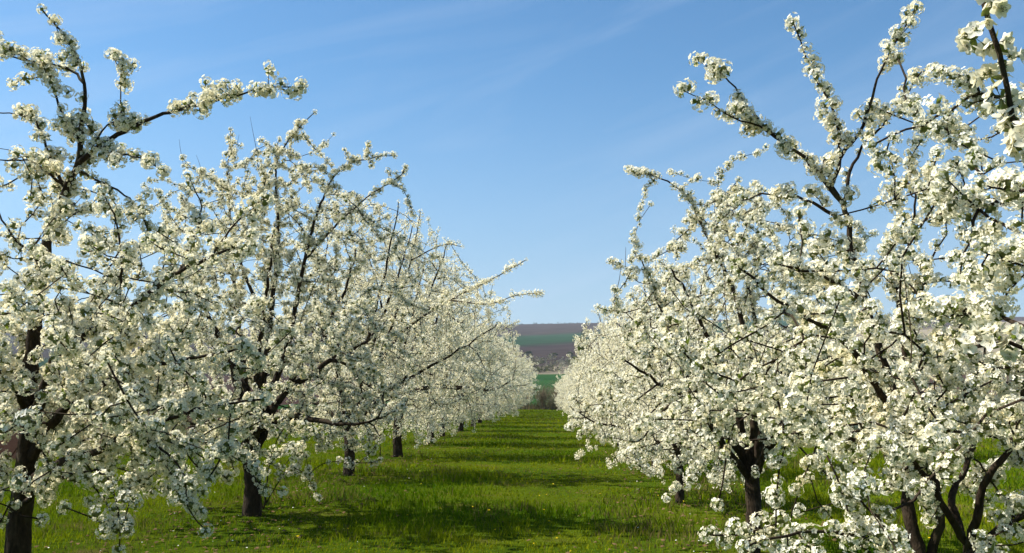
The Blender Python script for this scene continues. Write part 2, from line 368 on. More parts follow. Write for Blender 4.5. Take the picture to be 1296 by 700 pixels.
class Tree:
    def __init__(self, seed, H, R, guides=(), nS=7, nB=110, nC=420, trunk_h=0.75, trunk_r=0.11, low=0.75, dens=None, top=None, cl=0.047, sp=0.066, spikes=34, shoots=8, prune=None, trunk_pts=None, asp=(1, 1), sparse_mesh=False):
        self.rng = rng = np.random.default_rng(seed); self.H, self.R, self.low = H, R, low; self.cl, self.sp, self.asp, self.sparse = cl, sp, asp, sparse_mesh
        self.paths = []; self.NP, self.ND, self.NO, self.NR, self.NL = [], [], [], [], []       # node position, direction, owner, radius, length from the root
        self.C = []                                                              # blossom clusters: pos, axis, size, owner
        self.trunk_h, self.trunk_r = trunk_h, trunk_r
        tp = trunk_pts or [(0, 0, -0.06), (rng.normal(0, .02), rng.normal(0, .02), trunk_h * 0.45), (rng.normal(0, .03), rng.normal(0, .03), trunk_h)]
        self.trunk, _ = resample(tp, 0.06)
        for i, p in enumerate(self.trunk):
            if p[2] > trunk_h * 0.6: self._node(p, (0, 0, 1), -1, trunk_r * 0.6, p[2])
        self.n_owner = 0
        for pts, r0, r1, b, main in guides: self.guide(np.array(pts), r0, r1, b, main)
        azs = np.arange(nS) / max(nS, 1) * 2 * math.pi + rng.uniform(0, 6.28)
        for k, a in enumerate(azs):
            a += rng.normal(0, 0.25); high = k % 2 == 1
            rr = R * rng.uniform(0.35, 0.6) if high else R * rng.uniform(0.75, 0.95)
            zz = (low + (H - low) * rng.uniform(0.8, 0.95)) if high else (low + (H - low) * rng.uniform(0.15, 0.5))
            if top: zz = min(zz, top)
            self.reach(np.array([math.cos(a) * rr * asp[0], math.sin(a) * rr * asp[1], zz]), 0.055 * trunk_r / 0.11, 0.010, 0, 0.35, owner='new')
        for k in range(nB):
            p = self.target(dens, 0.45)
            self.reach(p, 0.019, 0.0065, 1, 0.8)
        for k in range(nC):
            p = self.target(dens, 0.55)
            self.reach(p, 0.010, 0.005, 2, 1.0, maxlen=0.8)
        for k in range(spikes):                                                   # long flowering shoots that break the outline
            p = self.target(dens, 0.12); d = unit(p - np.array([0, 0, low + 0.3])); q = p + d * rng.uniform(0.15, 0.45) + np.array([0, 0, rng.uniform(0.0, 0.3) if p[2] > H * .45 else rng.uniform(-0.25, 0.1)])
            self.reach(q, 0.007, 0.003, 2, 1.15, maxlen=1.2)
        for k in range(shoots * 2):                                                   # bare upright water shoots
            p = self.target(dens, 0.3); p[2] = max(p[2], H * 0.6)
            i = self.nearest(p); s_ = self.NP_()[i]
            q = s_ + np.array([rng.normal(0, .08), rng.normal(0, .08), rng.uniform(0.15, 0.5)])
            pts, Ln = resample([s_, s_ * .5 + q * .5 + rng.normal(0, .02, 3), q], 0.1)
            self.paths.append((pts, np.linspace(0.0042, 0.0018, len(pts)), self.NO[i], 3))
        if prune: self.C = [c for c in self.C if not prune(c[0])]
        self.pos = np.array([c[0] for c in self.C]); self.axis = np.array([c[1] for c in self.C]); self.size = np.array([c[2] for c in self.C]); self.own = np.array([c[3] for c in self.C])
        n_ = len(self.C); self.spin = rng.uniform(0, 6.28, n_); self.var = rng.integers(0, 80, n_); self.dt = rng.normal(0.04, 0.2, n_)
    def _node(self, p, d, o, r, l): self.NP.append(np.asarray(p, float)); self.ND.append(np.asarray(d, float)); self.NO.append(o); self.NR.append(r); self.NL.append(l); self._np = None
    def NP_(self):
        if self._np is None or len(self._np) != len(self.NP): self._np = np.array(self.NP)
        return self._np
    def nearest(self, p):
        A = self.NP_(); d = np.linalg.norm(A - p, axis=1); l_ = np.array(self.NL)
        return int(np.argmin(d + 0.16 * l_))
    def prof(self, t_): return np.interp(t_, [0, .18, .45, .75, 1.0], [0.80, 1.0, 0.98, 0.72, 0.22])
    def target(self, dens, power):
        rng = self.rng
        while True:
            t_ = rng.uniform(0, 1) ** 0.9; a = rng.uniform(0, 6.283); rr = rng.uniform(0, 1) ** power
            lump = 0.80 + 0.36 * math.sin(a * 3 + self.H * 7 + t_ * 4) * math.sin(t_ * 7 + a) + rng.normal(0, .04)
            R_ = self.R * self.prof(t_) * lump
            if rng.uniform() > self.prof(t_): continue
            z = self.low + (self.H - self.low) * t_
            if t_ < 0.3: z += (1 - rr) * 0.5
            p = np.array([math.cos(a) * rr * R_ * self.asp[0], math.sin(a) * rr * R_ * self.asp[1], z])
            if dens is None or rng.uniform() < dens(p): return p
    def add_path(self, pts, r, owner, level, b, l0):
        d = unit(np.gradient(pts, axis=0)); s_ = np.concatenate([[0], np.cumsum(np.linalg.norm(np.diff(pts, axis=0), axis=1))])
        self.paths.append((pts, r, owner, level))
        for i in range(1, len(pts)): self._node(pts[i], d[i], owner, r[i], l0 + s_[i])
        if b > 0: self.blossom(pts, d, s_, b, owner, level)
    def blossom(self, pts, d, s_, b, owner, level):
        rng = self.rng; Ln = s_[-1]; ph, fq = rng.uniform(0, 6.28), rng.uniform(7, 13); start = {0: 0.45, 1: 0.25, 2: 0.12, 4: 0.0}[level] * Ln; s = start + rng.uniform(0, self.sp)
        while s < Ln + 0.01:
            p = np.array([np.interp(s, s_, pts[:, i]) for i in range(3)]); t_ = np.array([np.interp(s, s_, d[:, i]) for i in range(3)])
            gap = math.sin(s * fq + ph) < -0.75 and level != 4
            for q in range(0 if gap else (2 if rng.uniform() < 0.35 else 1)):
                v = rng.normal(0, 1, 3) + np.array([0, 0, 0.25]); v = v - t_ * (v @ t_) * 0.8; v = unit(v)
                sz = self.cl * rng.choice([.55, .8, 1.0, 1.25], p=[.15, .25, .4, .2]) * rng.uniform(.88, 1.14); self.C.append((p + v * sz * 0.62, v, sz, owner))
            s += self.sp / b * rng.uniform(0.6, 1.5)
        t_ = d[-1]; sz = self.cl * rng.uniform(0.8, 1.15); self.C.append((pts[-1] + t_ * sz * 0.4, t_, sz, owner))
    def guide(self, pts, r0, r1, b, main):
        if len(self.NP):
            A = self.NP_(); dd = np.linalg.norm(A - pts[0], axis=1); i = int(np.argmin(dd))
            if dd[i] < 0.5: pts = np.vstack([A[i], pts[1:]]) if dd[i] < 0.2 else np.vstack([A[i], pts])
            elif main: pts = np.vstack([A[i], (A[i] * .5 + pts[0] * .5) + [0, 0, .12], pts]); r0 = max(r0, .016)
            l0 = self.NL[i]; own = self.NO[i]
        else: l0, own = 0.5, 0
        if main or own < 0: own = self.n_owner; self.n_owner += 1
        p, Ln = resample(pts, 0.055); p[1:-1] += self.rng.normal(0, 0.004, (len(p) - 2, 3))
        r = r1 + (r0 - r1) * (1 - np.linspace(0, 1, len(p))) ** 1.35
        self.add_path(p, r, own, 0 if main else 2, b, l0)
        if b > 0.3:                                              # short flowering spurs along it
            for k in range(int(Ln / 0.24)):
                f_ = self.rng.uniform(0.3 if main else 0.08, 1); q = p[int(f_ * (len(p) - 1))]
                e = q + unit(self.rng.normal(0, 1, 3) + np.array([0, 0, .5])) * self.rng.uniform(0.06, 0.2)
                self.reach(e, 0.005, 0.0025, 4, 1.1, frm=q, own=own)
    def reach(self, p, r0, r1, level, b, owner=None, maxlen=None, frm=None, own=None):
        rng = self.rng
        if frm is None:
            if owner == 'new':
                c = [i for i in range(len(self.NP)) if self.NO[i] == -1] or [0]; i = int(rng.choice(c))
            else: i = self.nearest(p)
            s_, d0, own_, r_, l0 = self.NP[i], self.ND[i], self.NO[i], self.NR[i], self.NL[i]
        else: s_, d0, own_, r_, l0 = frm, unit(p - frm), own, 1, 1.0
        if owner == 'new' or own_ < 0: own_ = self.n_owner; self.n_owner += 1
        v = p - s_; Ln = np.linalg.norm(v)
        if Ln < 0.05: return
        if maxlen and Ln > maxlen: p = s_ + v / Ln * maxlen; v = p - s_; Ln = maxlen
        lift = np.array([0, 0, 0.30 if level == 0 else 0.12])
        c1 = s_ + unit(unit(v) * 0.7 + d0 * (0.55 if level else 0.35) + lift) * Ln * 0.4 + rng.normal(0, 0.03 * Ln, 3)
        c2 = p - unit(unit(v) + np.array([0, 0, rng.normal(0.15, 0.35)])) * Ln * 0.3 + rng.normal(0, 0.04 * Ln, 3)
        n_ = max(3, int(Ln / (0.10 if level < 2 else 0.13)) + 1); t_ = np.linspace(0, 1, n_)[:, None]
        pts = (1 - t_) ** 3 * s_ + 3 * (1 - t_) ** 2 * t_ * c1 + 3 * (1 - t_) * t_ ** 2 * c2 + t_ ** 3 * p
        pts[1:-1] += rng.normal(0, 0.008 if level else 0.014, (n_ - 2, 3))
        ra = min(r0, r_ * 0.8) * (0.8 + 0.3 * min(Ln, 1.2)); r = r1 + (max(ra, r1) - r1) * (1 - np.linspace(0, 1, n_)) ** 1.1
        self.add_path(pts, r, own_, level, b, l0)
    # meshes
    def trunk_mesh(self):
        p = self.trunk; n_ = len(p); z = np.linspace(0, 1, n_); sides = 12
        r = self.trunk_r * (1 + 0.30 * np.exp(-z * 9) - 0.14 * z)
        a = np.arange(sides) / sides * 2 * math.pi; ph = self.rng.uniform(0, 6.28, 3)
        lob = 1 + 0.10 * np.sin(a * 2 + ph[0]) + 0.07 * np.sin(a * 3 + ph[1]); k = self.rng.normal(0, 0.05, (n_, sides))
        v, t_ = tube(p, r[:, None] * (lob[None] + k), sides)
        me = mesh_np('trunk', v, t_, [M_BARK]); smooth(me); return me
    def limb_meshes(self):
        out = []
        for o in range(self.n_owner):
            V, T, off = [], [], 0
            for pts, r, own, level in self.paths:
                if own != o: continue
                sides = 8 if r[0] > 0.02 else (5 if r[0] > 0.009 else 3)
                if self.sparse: sides = 5 if r[0] > 0.02 else 3; k_ = np.unique(np.r_[np.arange(0, len(pts), 2), len(pts) - 1]); pts, r = pts[k_], r[k_]
                v, t_ = tube(pts, r, sides); V.append(v); T.append(t_ + off); off += len(v)
            if V:
                me = mesh_np('branch', np.concatenate(V), np.concatenate(T), [M_BARK]); smooth(me); out.append(me)
        return out
    def blossom_mesh(self, keep, lod):
        v, t_, mi, ti = bake(self.pos[keep], self.axis[keep], self.size[keep], self.spin[keep], self.var[keep], self.dt[keep], lod)
        return mesh_np('blossom', v, t_, BLOSSOM_MATS, mi, ti)

# main limbs of the nearest trees, in metres from each tree's own base: (points, base radius, tip radius, blossom density, is a main limb)
GUIDES = {
 'L0': [
  ([(0.02,0.00,0.02),(0.02,0.00,0.24),(0.03,0.00,0.78),(0.05,0.00,1.24),(0.06,-0.05,1.59),(0.07,-0.05,2.00),(0.14,-0.10,2.56),(0.17,-0.10,2.83),(0.30,-0.15,3.12),(0.41,-0.20,3.31),(0.42,-0.20,3.56),(0.43,-0.20,3.78),(0.43,-0.25,3.97),(0.37,-0.30,4.17),(0.26,-0.30,4.31),(0.12,-0.30,4.46)],0.098,0.006,1.0,1),
  ([(0.05,0.00,1.24),(0.28,-0.20,1.70),(0.42,-0.30,1.91),(0.65,-0.40,2.02),(0.91,-0.55,2.10),(1.17,-0.70,2.23),(1.45,-0.80,2.40),(1.72,-0.90,2.49),(1.96,-0.90,2.62)],0.05,0.008,0.8,1),
  ([(0.06,0.00,1.06),(0.25,-0.10,1.33),(0.50,-0.30,1.53),(0.74,-0.40,1.65),(1.00,-0.50,1.74),(1.22,-0.50,1.80),(1.53,-0.60,1.84),(1.86,-0.60,1.91)],0.045,0.008,0.8,1),
  ([(0.04,0.00,0.86),(0.21,-0.10,1.02),(0.48,-0.30,1.12),(0.83,-0.50,1.21),(1.14,-0.70,1.35),(1.44,-0.80,1.43),(1.76,-0.90,1.52),(2.07,-0.90,1.56)],0.04,0.007,0.8,1),
  ([(0.05,0.00,0.78),(0.43,-0.40,0.98),(0.86,-0.80,1.08),(1.11,-1.00,1.10),(1.24,-1.10,0.99),(1.28,-1.10,0.82),(1.29,-1.10,0.67)],0.022,0.004,1,0),
  ([(1.14,-0.70,1.35),(1.42,-0.90,1.26),(1.63,-1.00,1.10),(1.67,-1.00,0.90),(1.77,-1.00,0.77)],0.012,0.004,1,0),
  ([(0.40,-0.20,3.30),(0.58,-0.25,3.41),(0.81,-0.30,3.52),(1.03,-0.40,3.58),(1.36,-0.50,3.63),(1.66,-0.55,3.68),(1.93,-0.60,3.73),(2.18,-0.60,3.73)],0.022,0.004,1.8,1),
  ([(0.47,-0.20,3.37),(0.63,-0.30,3.53),(0.75,-0.30,3.60),(0.90,-0.40,3.59)],0.01,0.004,0.9,0),
  ([(0.79,-0.30,3.52),(0.77,-0.30,3.64),(0.75,-0.30,3.83),(0.75,-0.30,4.04)],0.008,0.004,1.4,0),
  ([(0.58,-0.25,3.41),(0.81,-0.40,3.32),(1.03,-0.50,3.26),(1.22,-0.60,3.15)],0.012,0.004,1.4,0),
  ([(0.43,-0.25,3.92),(0.34,-0.20,4.01),(0.24,-0.20,4.05),(0.07,-0.20,4.09),(-0.03,-0.20,4.11),(-0.25,-0.20,4.18),(-0.39,-0.20,4.41)],0.012,0.004,1.1,0),
  ([(0.41,-0.20,3.47),(0.34,-0.20,3.56),(0.27,-0.20,3.68),(0.19,-0.20,3.87),(0.13,-0.20,3.96),(-0.11,-0.10,4.00),(-0.17,-0.10,3.97)],0.014,0.004,1.3,0),
  ([(0.30,-0.15,3.13),(0.18,-0.10,3.28),(0.07,0.00,3.43),(-0.11,0.10,3.72),(-0.31,0.20,3.81),(-0.50,0.20,3.83)],0.016,0.005,1,0),
  ([(0.28,-0.15,3.15),(0.20,-0.30,3.23),(0.17,-0.40,3.27),(0.09,-0.60,3.23),(-0.05,-0.60,3.19)],0.014,0.004,1.2,0),
  ([(0.45,-0.20,3.19),(0.69,-0.30,3.11),(0.89,-0.40,3.00),(1.05,-0.50,2.85),(1.10,-0.50,2.69)],0.012,0.004,0.8,0),
  ([(0.17,-0.10,2.76),(0.43,-0.30,2.88),(0.52,-0.30,2.93)],0.01,0.004,1.3,0),
  ([(0.14,-0.10,2.50),(0.16,-0.30,2.61),(0.09,-0.40,2.69),(0.03,-0.50,2.84),(0.02,-0.60,3.02)],0.016,0.005,1.1,0),
  ([(0.09,-0.05,2.06),(0.10,-0.20,2.19),(0.06,-0.30,2.30),(-0.06,-0.40,2.40)],0.014,0.005,1,0),
  ([(0.07,-0.05,1.91),(-0.13,0.10,2.04),(-0.35,0.20,2.17),(-0.51,0.20,2.23)],0.014,0.005,0.6,0),
  ([(0.97,-0.60,2.13),(1.00,-0.65,2.45),(0.99,-0.70,2.66),(0.95,-0.70,2.82),(0.86,-0.70,2.96)],0.014,0.005,1.1,0),
  ([(1.48,-0.80,2.40),(1.51,-0.70,2.65),(1.51,-0.60,2.89),(1.42,-0.60,3.09)],0.012,0.004,1.1,0),
  ([(1.72,-0.90,2.49),(1.84,-0.80,2.74),(1.99,-0.70,2.92)],0.01,0.004,1.2,0),
  ([(0.04,0.00,1.47),(0.16,-0.50,1.70),(0.12,-0.80,1.85),(0.02,-1.00,1.99)],0.03,0.008,0.9,1),
  ([(0.04,0.00,1.35),(-0.16,0.60,1.59),(-0.34,1.20,2.07),(-0.32,1.60,2.53),(-0.21,1.80,2.94)],0.035,0.008,1,1),
  ([(0.04,0.00,1.35),(-0.48,0.60,1.46),(-1.07,1.20,1.79),(-1.44,1.50,2.16)],0.03,0.008,1,1),
 ],
 'L1': [
  ([(0.04,0.00,0.95),(0.11,0.00,1.89),(0.22,-0.10,2.84),(0.30,-0.20,3.68),(0.28,-0.30,4.36),(0.29,-0.30,4.74),(0.56,-0.40,5.09),(0.79,-0.40,5.33)],0.06,0.006,1.2,1),
  ([(0.04,0.00,0.95),(0.41,-0.10,2.10),(0.69,-0.30,3.34),(0.91,-0.40,4.07),(1.18,-0.50,4.52),(1.62,-0.60,4.65),(1.91,-0.60,4.68)],0.055,0.006,1.2,1),
  ([(0.69,-0.30,3.34),(1.20,-0.50,3.83),(1.65,-0.70,4.15),(2.02,-0.80,4.34),(2.09,-0.80,4.47)],0.02,0.006,1.3,0),
  ([(0.20,-0.15,0.10),(0.26,-0.20,0.46),(0.28,-0.20,0.71),(0.39,-0.30,0.97),(0.54,-0.40,1.22)],0.016,0.006,0.25,1),
  ([(0.23,-0.20,0.15),(0.43,-0.30,0.45),(0.60,-0.40,0.65),(0.85,-0.60,0.59),(1.08,-0.80,0.34)],0.01,0.004,0.9,1),
  ([(0.15,0.00,2.42),(-0.39,0.20,3.53),(-0.56,0.20,4.43),(-0.55,0.20,5.28)],0.03,0.006,1.1,1),
 ],
 'L2': [
  ([(0.09,0.10,1.25),(0.94,-0.40,2.63),(2.09,-1.20,3.31),(2.86,-1.70,3.62),(3.51,-2.00,3.94)],0.05,0.008,2.2,1),
  ([(2.09,-1.20,3.31),(2.88,-2.00,3.16),(3.31,-2.20,3.28),(3.80,-2.40,3.31)],0.02,0.008,2.2,0),
  ([(0.09,0.10,0.95),(0.71,0.00,2.65),(1.18,-0.10,4.22),(1.37,-0.20,5.19)],0.05,0.008,1.2,1),
  ([(1.18,-0.10,4.22),(1.84,-0.40,4.48),(2.21,-0.40,4.45)],0.02,0.008,1.2,0),
 ],
 'R0': [
  ([(-1.21,1.00,1.58),(-1.22,1.10,1.80),(-1.25,1.15,1.93),(-1.28,1.20,2.03),(-1.30,1.20,2.10),(-1.31,1.20,2.15),(-1.33,1.20,2.21),(-1.33,1.20,2.26)],0.014,0.0045,0.0,1),
  ([(-0.75,1.70,1.76),(-0.74,1.90,2.00),(-0.79,2.00,2.07),(-0.82,2.10,2.12),(-0.83,2.20,2.15),(-0.85,2.30,2.23)],0.016,0.004,1.6,1),
  ([(-0.55,2.10,1.75),(-0.64,2.30,1.96),(-0.66,2.50,2.09),(-0.70,2.60,2.16),(-0.73,2.70,2.23),(-0.78,2.70,2.24)],0.016,0.004,1.6,1),
  ([(-0.74,1.70,1.50),(-0.83,1.80,1.65),(-0.82,2.00,1.73),(-0.85,2.10,1.76),(-0.84,2.20,1.80),(-0.86,2.30,1.82),(-0.90,2.40,1.82),(-0.94,2.45,1.85)],0.016,0.004,1.4,1),
  ([(-1.00,1.30,1.47),(-1.06,1.40,1.62),(-1.13,1.45,1.67),(-1.17,1.50,1.69),(-1.22,1.55,1.69)],0.012,0.004,0.0,1),
  ([(-0.21,2.70,2.25),(-0.28,2.90,2.55),(-0.41,2.90,2.61),(-0.50,3.00,2.67),(-0.55,3.05,2.65),(-0.63,3.10,2.61),(-0.70,3.15,2.59),(-0.80,3.20,2.55)],0.018,0.004,0.7,1),
  ([(-0.50,3.00,2.67),(-0.51,3.00,2.74),(-0.56,3.00,2.76),(-0.63,3.00,2.75)],0.007,0.003,1.7,0),
  ([(-0.70,2.60,2.16),(-0.75,2.60,2.06),(-0.78,2.60,1.96)],0.006,0.003,1,0),
  ([(-0.64,2.30,1.96),(-0.80,2.20,1.94),(-0.87,2.20,1.97),(-0.91,2.20,1.92)],0.008,0.003,1.8,0),
 ],
 'R1': [
  ([(-0.13,0.00,0.57),(-0.19,0.05,0.80),(-0.22,0.10,1.04),(-0.19,0.15,1.27),(-0.20,0.20,1.43),(-0.21,0.30,1.67),(-0.26,0.30,1.86),(-0.29,0.35,2.04),(-0.31,0.40,2.23),(-0.35,0.40,2.37),(-0.35,0.40,2.50),(-0.37,0.40,2.62),(-0.44,0.40,2.74)],0.04,0.014,0.35,1),
  ([(-0.44,0.40,2.72),(-0.41,0.40,2.81),(-0.37,0.40,2.93),(-0.29,0.35,3.03),(-0.24,0.35,3.16),(-0.21,0.30,3.27),(-0.17,0.30,3.36),(-0.10,0.30,3.51),(0.03,0.30,3.71)],0.014,0.004,1.2,0),
  ([(-0.38,0.40,2.90),(-0.38,0.40,3.03),(-0.40,0.40,3.14),(-0.45,0.40,3.28),(-0.50,0.40,3.37),(-0.54,0.40,3.47),(-0.57,0.40,3.57),(-0.61,0.40,3.69)],0.01,0.004,1.2,0),
  ([(-0.38,0.40,2.67),(-0.46,0.40,2.74),(-0.60,0.30,2.88),(-0.77,0.20,2.95),(-0.89,0.20,3.10),(-0.99,0.20,3.24),(-1.10,0.20,3.37)],0.014,0.004,1.9,0),
  ([(-0.77,0.20,2.95),(-0.88,0.15,3.02),(-1.02,0.10,3.05),(-1.14,0.10,3.13),(-1.28,0.10,3.20)],0.008,0.003,1.5,0),
  ([(-0.39,0.40,2.64),(-0.29,0.50,2.88),(-0.20,0.50,3.02),(-0.10,0.50,3.12),(0.00,0.50,3.24),(0.12,0.50,3.41),(0.19,0.50,3.44)],0.012,0.004,1.2,0),
  ([(-0.36,0.40,2.52),(-0.50,0.30,2.59),(-0.64,0.20,2.63),(-0.78,0.10,2.63),(-0.91,0.10,2.63),(-1.01,0.10,2.60)],0.013,0.004,0.5,0),
  ([(-0.35,0.40,2.37),(-0.49,0.30,2.40),(-0.60,0.20,2.42),(-0.68,0.15,2.47)],0.009,0.003,1.1,0),
  ([(-0.20,0.20,1.41),(-0.38,0.00,1.63),(-0.54,-0.15,1.80),(-0.67,-0.25,1.89),(-0.80,-0.30,1.95),(-0.89,-0.35,2.00),(-0.98,-0.40,2.04),(-1.04,-0.40,2.11),(-1.15,-0.45,2.19)],0.022,0.006,0.8,1),
  ([(-0.28,0.35,2.04),(-0.44,0.10,2.11),(-0.65,-0.10,2.17),(-0.77,-0.20,2.19),(-0.92,-0.30,2.21)],0.016,0.005,1.1,0),
  ([(-0.09,0.00,0.83),(-0.06,0.10,1.04),(-0.07,0.30,1.34),(-0.03,0.50,1.68),(-0.03,0.60,1.94),(0.01,0.70,2.17),(0.01,0.80,2.33),(-0.03,0.80,2.43)],0.026,0.01,0.6,1),
  ([(0.01,0.70,2.17),(0.09,0.70,2.50),(0.10,0.60,2.72),(0.07,0.60,2.90),(0.10,0.50,3.01)],0.012,0.004,1.2,0),
  ([(-0.03,0.60,1.94),(0.13,0.70,2.17),(0.21,0.70,2.38),(0.29,0.70,2.50),(0.32,0.70,2.64)],0.014,0.004,0.9,0),
  ([(-0.09,0.00,0.70),(0.02,0.00,0.83),(-0.04,-0.05,0.93),(-0.12,-0.10,1.05),(-0.19,-0.10,1.18),(-0.35,-0.20,1.33),(-0.63,-0.50,1.38),(-0.86,-0.70,1.44)],0.024,0.006,0.9,1),
  ([(-0.04,-0.05,0.93),(-0.02,0.05,1.05),(0.06,0.20,1.13),(0.17,0.30,1.24),(0.31,0.50,1.42),(0.49,0.80,1.68),(0.64,1.00,1.97)],0.021,0.006,0.6,1),
  ([(0.01,0.00,0.81),(0.00,-0.10,0.93),(0.02,-0.15,1.08),(0.04,-0.20,1.22),(0.14,-0.20,1.33),(0.21,-0.20,1.52),(0.26,-0.20,1.74),(0.32,-0.20,2.04)],0.024,0.007,0.9,1),
  ([(0.00,0.00,0.79),(0.02,-0.10,0.87),(0.08,-0.20,0.98),(0.14,-0.30,1.04),(0.17,-0.50,1.12)],0.021,0.006,0.8,1),
  ([(-0.13,0.00,0.61),(-0.35,-0.40,0.74),(-0.59,-0.70,0.94),(-0.78,-0.90,1.04),(-0.96,-1.00,1.07),(-1.12,-1.05,1.06),(-1.27,-1.10,1.03)],0.02,0.005,1.7,1),
  ([(-0.59,-0.70,0.94),(-0.65,-0.80,1.07),(-0.76,-0.90,1.16),(-0.83,-0.90,1.22)],0.01,0.004,1.3,0),
 ],
 'R2': [
  ([(-0.05,0.00,0.79),(0.10,0.00,1.58),(0.01,-0.10,2.14),(-0.13,-0.10,2.71),(-0.30,-0.20,3.02),(-0.41,-0.20,3.27),(-0.58,-0.30,3.58),(-0.79,-0.40,3.72),(-0.99,-0.40,3.80),(-1.17,-0.40,3.83)],0.05,0.006,1.3,1),
  ([(-0.05,0.00,0.79),(0.27,0.10,1.42),(0.20,0.20,2.16),(0.06,0.20,2.91),(-0.14,0.20,3.42),(-0.18,0.20,3.77),(-0.16,0.20,3.98)],0.045,0.005,1.1,1),
  ([(-0.05,0.00,0.71),(-0.40,-0.30,1.27),(-0.74,-0.60,1.96),(-0.93,-0.70,2.41),(-1.11,-0.80,2.86),(-1.20,-0.80,2.87)],0.04,0.006,1.2,1),
 ],
}
def in_view(P):
    """camera-space x, y (in picture widths) and distance of world points"""
    bpy.context.view_layer.update()
    Mi = np.array(cam.matrix_world.inverted()); q = P @ Mi[:3, :3].T + Mi[:3, 3]; d = -q[:, 2]
    k = 1169 / 1296; return q[:, 0] / np.maximum(d, .1) * k, q[:, 1] / np.maximum(d, .1) * k, d

def showing(tree, base, n_best=300):
    """the clusters that show largest: in the frame, not behind others of the tree"""
    P = tree.pos + np.array(base); x, y, d = in_view(P)
    ok = (np.abs(x) < 0.51) & (np.abs(y) < 0.275) & (d > 0.4)
    idx = np.nonzero(ok)[0]; idx = idx[np.argsort(d[idx])]; seen, good = set(), []
    for i in idx:
        r_ = tree.size[i] / d[i] * 0.9 * 0.6; g_ = 1 / 260; cells = {(int((x[i] + a * r_) / g_), int((y[i] + b * r_) / g_)) for a in (-1, 0, 1) for b in (-1, 0, 1)}
        new = cells - seen
        if len(new) >= 0.5 * len(cells): good.append(i)
        seen |= cells
    good = np.array(good, int); sc = tree.size[good] / d[good]
    return good[np.argsort(-sc)[:n_best]]

def plant_near(tree, base, label, group, rest_lod):
    cream = -0.28 if base[0] < 0 else 0.06  # petal tint paints in light: left row as if backlit, right row frontlit
    root = link('fruit_tree', None); root.location = base; root['label'] = label; root['category'] = 'tree'; root['group'] = group
    link('trunk', tree.trunk_mesh(), root)
    for me in tree.limb_meshes(): link('branch', me, root)
    top = showing(tree, base); Rm = rot_to(tree.axis, tree.spin)
    for i in top:
        o = bpy.data.objects.new('blossom_cluster', CLUSTER_MESH[tree.var[i] % len(CLUSTER_MESH)]); COL.objects.link(o); o.parent = root; o.color = (cream, 0, 0, 1)
        o.location = tree.pos[i]; o.rotation_euler = Matrix(Rm[i].tolist()).to_euler(); o.scale = (tree.size[i],) * 3
    rest = np.setdiff1d(np.arange(len(tree.pos)), top)
    link('blossom', tree.blossom_mesh(rest, rest_lod), root, kind='stuff').color = (cream, 0, 0, 1)
    return root

GL, GR = 'blossoming fruit trees of the left row', 'blossoming fruit trees of the right row'
B = dict(L0=(-3.93, 6.8, 0), R1=(2.0, 4.7, 0), R0=(2.05, .3, 0), R2=(1.98, 9.6, 0), L1=(-3.95, 12.3, 0), L2=(-3.95, 18.2, 0))
tL0 = Tree(11, 3.2, 2.5, GUIDES['L0'], nS=0, nB=110, nC=580, trunk_h=0.3, trunk_r=0.115, low=0.7, top=2.3, cl=0.056, sp=0.092, spikes=14, shoots=3,
           dens=lambda p: (1.0 if p[2] < 2.3 else 0.25) * (1.0 if p[0] > 0.2 else 0.55))
plant_near(tL0, B['L0'], 'large blossoming fruit tree at the left edge with crooked bare-looking leader against the sky', GL, 1)
tR1 = Tree(12, 3.1, 2.0, GUIDES['R1'], asp=(.85, 1.1), nS=0, nB=80, nC=400, trunk_h=0.55, trunk_r=0.09, low=0.6, top=2.1, cl=0.045, sp=0.072, spikes=14, shoots=4,
           dens=lambda p: (1.0 if p[2] < 2.0 else 0.16) * ((.10 if p[0] < -.5 else (.85 if p[0] > .15 else .4)) if p[2] < 1.35 else 1.0), trunk_pts=[(0, 0, -.06), (-.03, 0, .25), (-.08, 0, .55)])
plant_near(tR1, B['R1'], 'tall fruit tree on the right with several dark stems rising from one low fork', GR, 1)
tR2 = Tree(13, 3.75, 2.3, GUIDES['R2'], dens=lambda p: 0.05 if p[0] > -.25 and p[2] < 1.15 else 1.0, asp=(.68, 1.05), nS=6, nB=130, nC=680, trunk_h=0.85, trunk_r=0.078, low=0.55, top=2.8, cl=0.044, sp=0.060)
plant_near(tR2, B['R2'], 'fruit tree with mossy straight trunk standing in grass right of the lane', GR, 1)
tL1 = Tree(14, 5.0, 3.0, GUIDES['L1'], asp=(1.0, .76), nS=8, nB=190, nC=1000, trunk_h=0.95, trunk_r=0.115, low=0.62, top=3.6, cl=0.048, sp=0.066)
plant_near(tL1, B['L1'], 'thick-trunked blossoming fruit tree with a slim sucker beside its trunk, second in the left row', GL, 1)

# the nearest tree on the right: trunk beside the photographer, branches reach into the frame, single flowers can be told apart
tR0 = Tree(15, 3.4, 1.9, GUIDES['R0'], nS=0, nB=40, nC=110, trunk_h=0.7, trunk_r=0.10, low=0.9, top=2.6, cl=0.044, sp=0.062, spikes=6, shoots=2,
           dens=lambda p: 1.0 if p[0] > -0.15 and p[1] < 1.2 else 0.0, prune=lambda c: c[0] < -.8 and c[1] < 1.0)
rR0 = plant_near(tR0, B['R0'], 'nearest fruit tree, its branches with big single flowers hanging in at the right edge', GR, 0)

